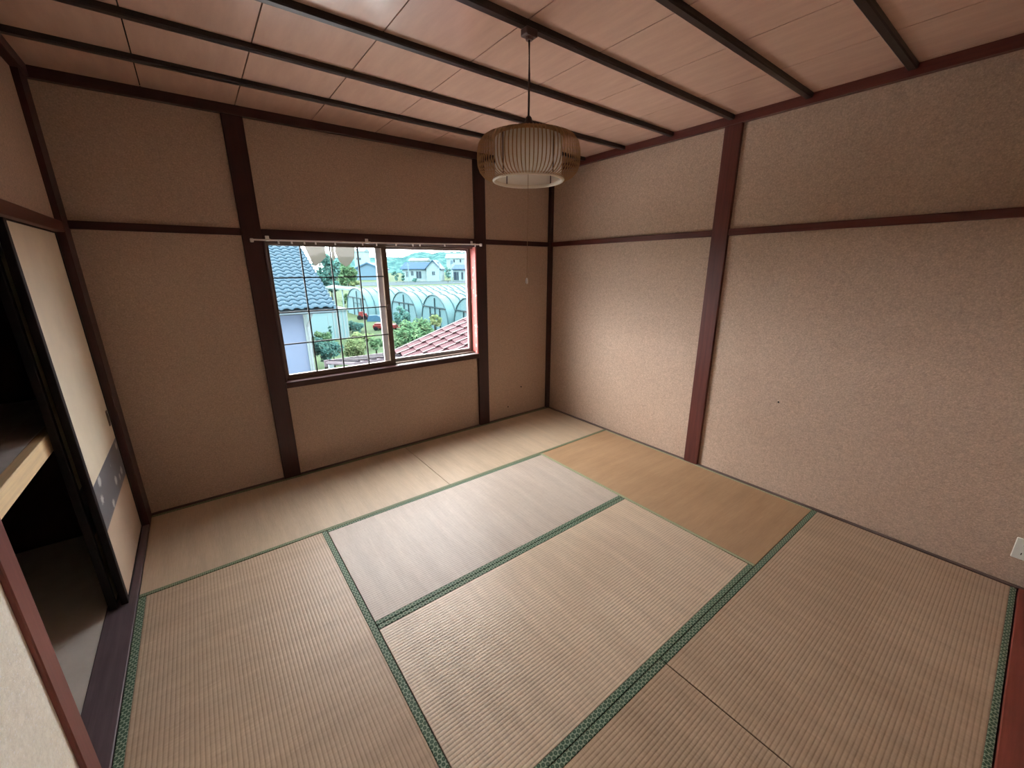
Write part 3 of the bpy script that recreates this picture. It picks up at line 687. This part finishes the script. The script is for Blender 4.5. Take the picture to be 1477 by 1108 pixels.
# grey blue barn seen through the muntin sash
g4 = atz(532, 404, GZ); k4 = ((g4 - CAM) @ (RM @ Vector((0, 0, -1))))/FPX
bh = thing('blue_barn', 'pale blue barn with darker gable roof beyond the trees', 'barn', g4, ang)
obj('wall', gable(MB(), -19*k4, 19*k4, 0, 30*k4, 15*k4, 23*k4), plain('barn_wall', (.24, .36, .46), .8, var=.05), bh)
rfm = MB()
for sx in (-1, 1): rfm.prism([(0, -2*k4, 24.6*k4), (sx*22*k4, -2*k4, 15.4*k4), (sx*22*k4, -2*k4, 13.6*k4), (0, -2*k4, 22.8*k4)], (0, 34*k4, 0))
obj('roof', rfm, plain('barn_roof', (.105, .215, .33), .6), bh)
g5 = atz(521, 400, GZ); k5 = ((g5 - CAM) @ (RM @ Vector((0, 0, -1))))/FPX
h5 = thing('white_tower_house', 'tall white house rising behind the pale blue barn', 'house', g5, ang)
obj('wall', MB().box(-7*k5, 7*k5, 0, 25*k5, 0, 35*k5), WHW, h5)
obj('roof', MB().prism([(-8*k5, -1*k5, 35*k5), (-8*k5, 12*k5, 40*k5), (-8*k5, 26*k5, 35*k5)], (16*k5, 0, 0)), bpy.data.materials['pale_grey_roof'], h5)
for dx in (-4, 0): obj('window', MB().box(dx*k5, (dx+2)*k5, -.4*k5, .2*k5, 24*k5, 27*k5), WIN, h5)

# ---- utility poles
POLE = plain('concrete_pole', (.36, .48, .50), .8)
for px, pb, pt, lab in ((590, 406, 380, 'pale utility pole before the long white wing'), (634.5, 406, 375, 'pale utility pole at the gable of the white house'), (651.5, 406, 372, 'utility pole with a grey transformer box')):
    g_ = atz(px, pb, GZ); hh = at(px, pt, g_.y).z - GZ
    u = thing('utility_pole', lab, 'pole', g_, ang, 'utility poles along the road')
    obj('shaft', MB().tube([(0, 0, 0), (0, 0, hh)], [.2, .14], 8), POLE, u)
    obj('crossarm', MB().box(-1.0, 1.0, -.06, .06, hh-.6, hh-.45), POLE, u)
    if 'transformer' in lab: obj('transformer', MB().lathe([(.0, hh-2.0), (.5, hh-2.0), (.5, hh-.9), (0, hh-.9)], 12, c=(.3, -.3, 0)), plain('transformer_grey', (.20, .30, .36)), u)

# ---- carport, machines
CW = plain('carport_white', (.42, .52, .50), .6, var=.05)
g6 = atz(496.6, 446, GZ); k6 = ((g6 - CAM) @ (RM @ Vector((0, 0, -1))))/FPX
cp_ = thing('carport', 'open carport with flat white roof beside the trees', 'carport', g6, ang)
obj('roof', MB().prism([(-22*k6, -4*k6, 29.5*k6), (15*k6, -4*k6, 26.2*k6), (15*k6, 22*k6, 27.5*k6), (-22*k6, 22*k6, 31*k6)], (0, 0, 2.2*k6)), CW, cp_)
for x, y in ((0, 0), (-20, 0), (12, 18), (-20, 18)): obj('post', MB().box((x-.8)*k6, (x+.8)*k6, (y-.8)*k6, (y+.8)*k6, 0, 27.6*k6 if x >= 0 else 29.6*k6), CW, cp_)
REDM = plain('red_machine_paint', (.34, .055, .05), .5, .4, var=.1)
TYRE = plain('tyre_rubber', (.02, .025, .03), .8)
def machine(name, px, py, wpx, hpx, label, cat):
    g_ = atz(px, py, GZ); kk = ((g_ - CAM) @ (RM @ Vector((0, 0, -1))))/FPX
    t = thing(name, label, cat, g_, ang); w_, h_ = wpx*kk/2, hpx*kk
    obj('body', MB().box(-w_, w_, 0, w_*1.1, h_*.35, h_, h_*.08), REDM, t)
    obj('hood', MB().box(-w_*.9, w_*.1, .1*w_, w_, h_, h_*1.25, h_*.06), REDM, t)
    wr = h_*.36
    for x in (-w_*.7, w_*.7):
        for y in (-.05, w_*1.1):
            obj('wheel', MB().lathe([(wr*.4, -.06), (wr, -.06), (wr, .06), (wr*.4, .06)], 14, capb=True, capt=True), TYRE, t, loc=(x, y, wr), rot=(PI/2, 0, 0))
    obj('draw_bar', MB().box(w_, w_*1.35, w_*.4, w_*.6, h_*.4, h_*.5), REDM, t)
    return t
machine('farm_cultivator', 523, 461.5, 11, 9, 'small red farm cultivator by the carport', 'machine')
machine('farm_trailer', 554, 477, 32, 8, 'long low red farm trailer in the grass', 'trailer')
machine('red_tractor', 508, 446, 12, 5, 'red tractor parked under the carport edge', 'tractor')
g7 = atz(541, 464, GZ); k7 = ((g7 - CAM) @ (RM @ Vector((0, 0, -1))))/FPX
bt = thing('tarp_stack', 'blue tarpaulin draped over a low stack before the trailer', 'tarpaulin', g7, ang)
obj('tarp', MB().prism([(-12*k7, 0, 0), (12*k7, 0, 0), (12*k7, 0, 5*k7), (3*k7, 0, 9*k7), (-9*k7, 0, 8*k7)], (0, 12*k7, 0)), plain('blue_tarp', (.085, .20, .31), .5), bt)
obj('ridge_bar', MB().box(-10*k7, 4*k7, 5*k7, 6*k7, 8.5*k7, 9.3*k7), CW, bt)

# ---- trees and bushes
tree('bushy_tree', 478, 421, 366, 46, 60, LT, 'dark teal tree right of the pantile roof', 'tree', 'trees behind the carport', 1500, .42, seed=2)
tree('bushy_tree', 503, 415, 376, 24, 48, LG, 'rounded green tree left of the pale blue barn', 'tree', 'trees behind the carport', 1100, .38, seed=3)
tree('bushy_tree', 508, 412, 402, 22, 56, LY_, 'yellow green shrub in front of the rounded tree', 'tree', 'trees behind the carport', 700, .3, seed=4)
tree('bushy_tree', 502, 447, 424, 14, 50, LG, 'dark shrub standing under the carport', 'shrub', None, 500, .22, seed=5)
tree('garden_bush', 515, 484, 460, 22, 27, LT, 'round dark garden bush at the end of the white shed', 'bush', 'garden bushes', 1100, .13, seed=6)
tree('garden_bush', 522, 497, 478, 40, 20, LY_, 'low yellow green bush in the open garden', 'bush', 'garden bushes', 1300, .10, seed=7)
tree('garden_bush', 512, 520, 484, 34, 15.5, LY_, 'loose yellow green bush behind the pink porch roof', 'bush', 'garden bushes', 1500, .075, seed=8)
tree('garden_bush', 471, 520, 489, 46, 14, LT, 'dense teal bush below the white shed', 'bush', 'garden bushes', 2200, .075, seed=9)
tree('garden_bush', 466, 500, 477, 36, 16, LG, 'green bush with tall shoots before the white shed', 'bush', 'garden bushes', 1300, .075, seed=10)
tree('garden_bush', 478, 488, 466, 5, 16.5, LT, 'thin upright shoot against the white shed', 'bush', 'garden bushes', 130, .07, seed=11)
tree('garden_bush', 543, 510, 482, 24, 15, LG, 'thin leafy bush next to the sash stile', 'bush', 'garden bushes', 500, .075, seed=12)
tree('leafy_bush', 590, 520, 462, 44, 11, LG, 'big leafy bush rising beside the red tiled roof', 'bush', 'bushes by the red tiled roof', 4200, .065, seed=13)
tree('leafy_bush', 611, 494, 457, 36, 12.5, LG, 'second leafy bush touching the red tiled roof edge', 'bush', 'bushes by the red tiled roof', 3000, .065, seed=14)
tree('leafy_bush', 578, 470, 440, 26, 16, LT, 'dark open bush before the greenhouse end frame', 'bush', 'bushes by the red tiled roof', 900, .075, seed=15)
tree('leafy_bush', 627, 472, 455, 20, 15, LY_, 'small yellowish bush before the greenhouse door', 'bush', 'bushes by the red tiled roof', 800, .07, seed=16)
tree('roadside_tree', 571, 405, 391, 9, 128, LT, 'small round tree left of the long white wing', 'tree', 'trees at the white house', 250, .5, seed=17)
tree('roadside_tree', 582, 405, 391, 6, 128, LT, 'slim dark tree before the long white wing', 'tree', 'trees at the white house', 200, .45, seed=18)
tree('roadside_tree', 646, 405, 384, 14, 118, LT, 'bare thin tree between the two white houses', 'tree', 'trees at the white house', 220, .4, seed=19)
tree('roadside_tree', 598, 406, 401, 10, 125, LT, 'low hedge shrub at the long wing door', 'shrub', 'trees at the white house', 200, .4, seed=20)

# ---- pale cloth pennants hanging outside at the window head
CLOTH = translucent('pale_cloth', (.06, .058, .05), (.19, .195, .175), .5)
_nt = CLOTH.node_tree; _T = NT(_nt); _o = _nt.nodes['Material Output']; _s = _o.inputs[0].links[0].from_socket
_tr = _T.n('ShaderNodeBsdfTransparent'); _mx = _T.n('ShaderNodeMixShader'); _mx.inputs[0].default_value = .10
_T.l(_s, _mx.inputs[1]); _T.l(_tr.outputs[0], _mx.inputs[2]); _T.l(_mx.outputs[0], _o.inputs[0])
for (pts, lab) in (([(434, 353), (468, 354), (470, 371), (462, 379), (455, 385), (449, 377), (444, 366)], 'pale cloth pennant hanging outside behind the second pane column'),
                   ([(482, 355), (512, 355.5), (511, 372), (506, 380), (499, 384.5), (490, 378), (484, 366)], 'pale cloth pennant hanging outside behind the third pane column'),
                   ([(476, 354.5), (479.5, 354.5), (484, 372), (481, 376.5), (478.5, 370)], 'narrow grey cloth tip hanging between the two pennants')):
    P = [at(x, y - (9 if y < 356 else 0), .42) for x, y in pts]; o0 = Vector((sum(p.x for p in P)/len(P), .42, max(p.z for p in P)))
    mb_ = MB().prism([p - o0 for p in P], (0, .006, 0))
    tag(obj('cloth_pennant', mb_, CLOTH, loc=o0), lab, 'cloth', 'cloths at the window head')
rod = obj('hanging_rod', MB().tube([(.95, .423, 1.86), (2.0, .423, 1.86)], .012, 8).box(.97, .99, .15, .43, 1.85, 1.87).box(1.96, 1.98, .15, .43, 1.85, 1.87), CW)
tag(rod, 'thin bracketed rod outside carrying the cloth pennants', 'rod')
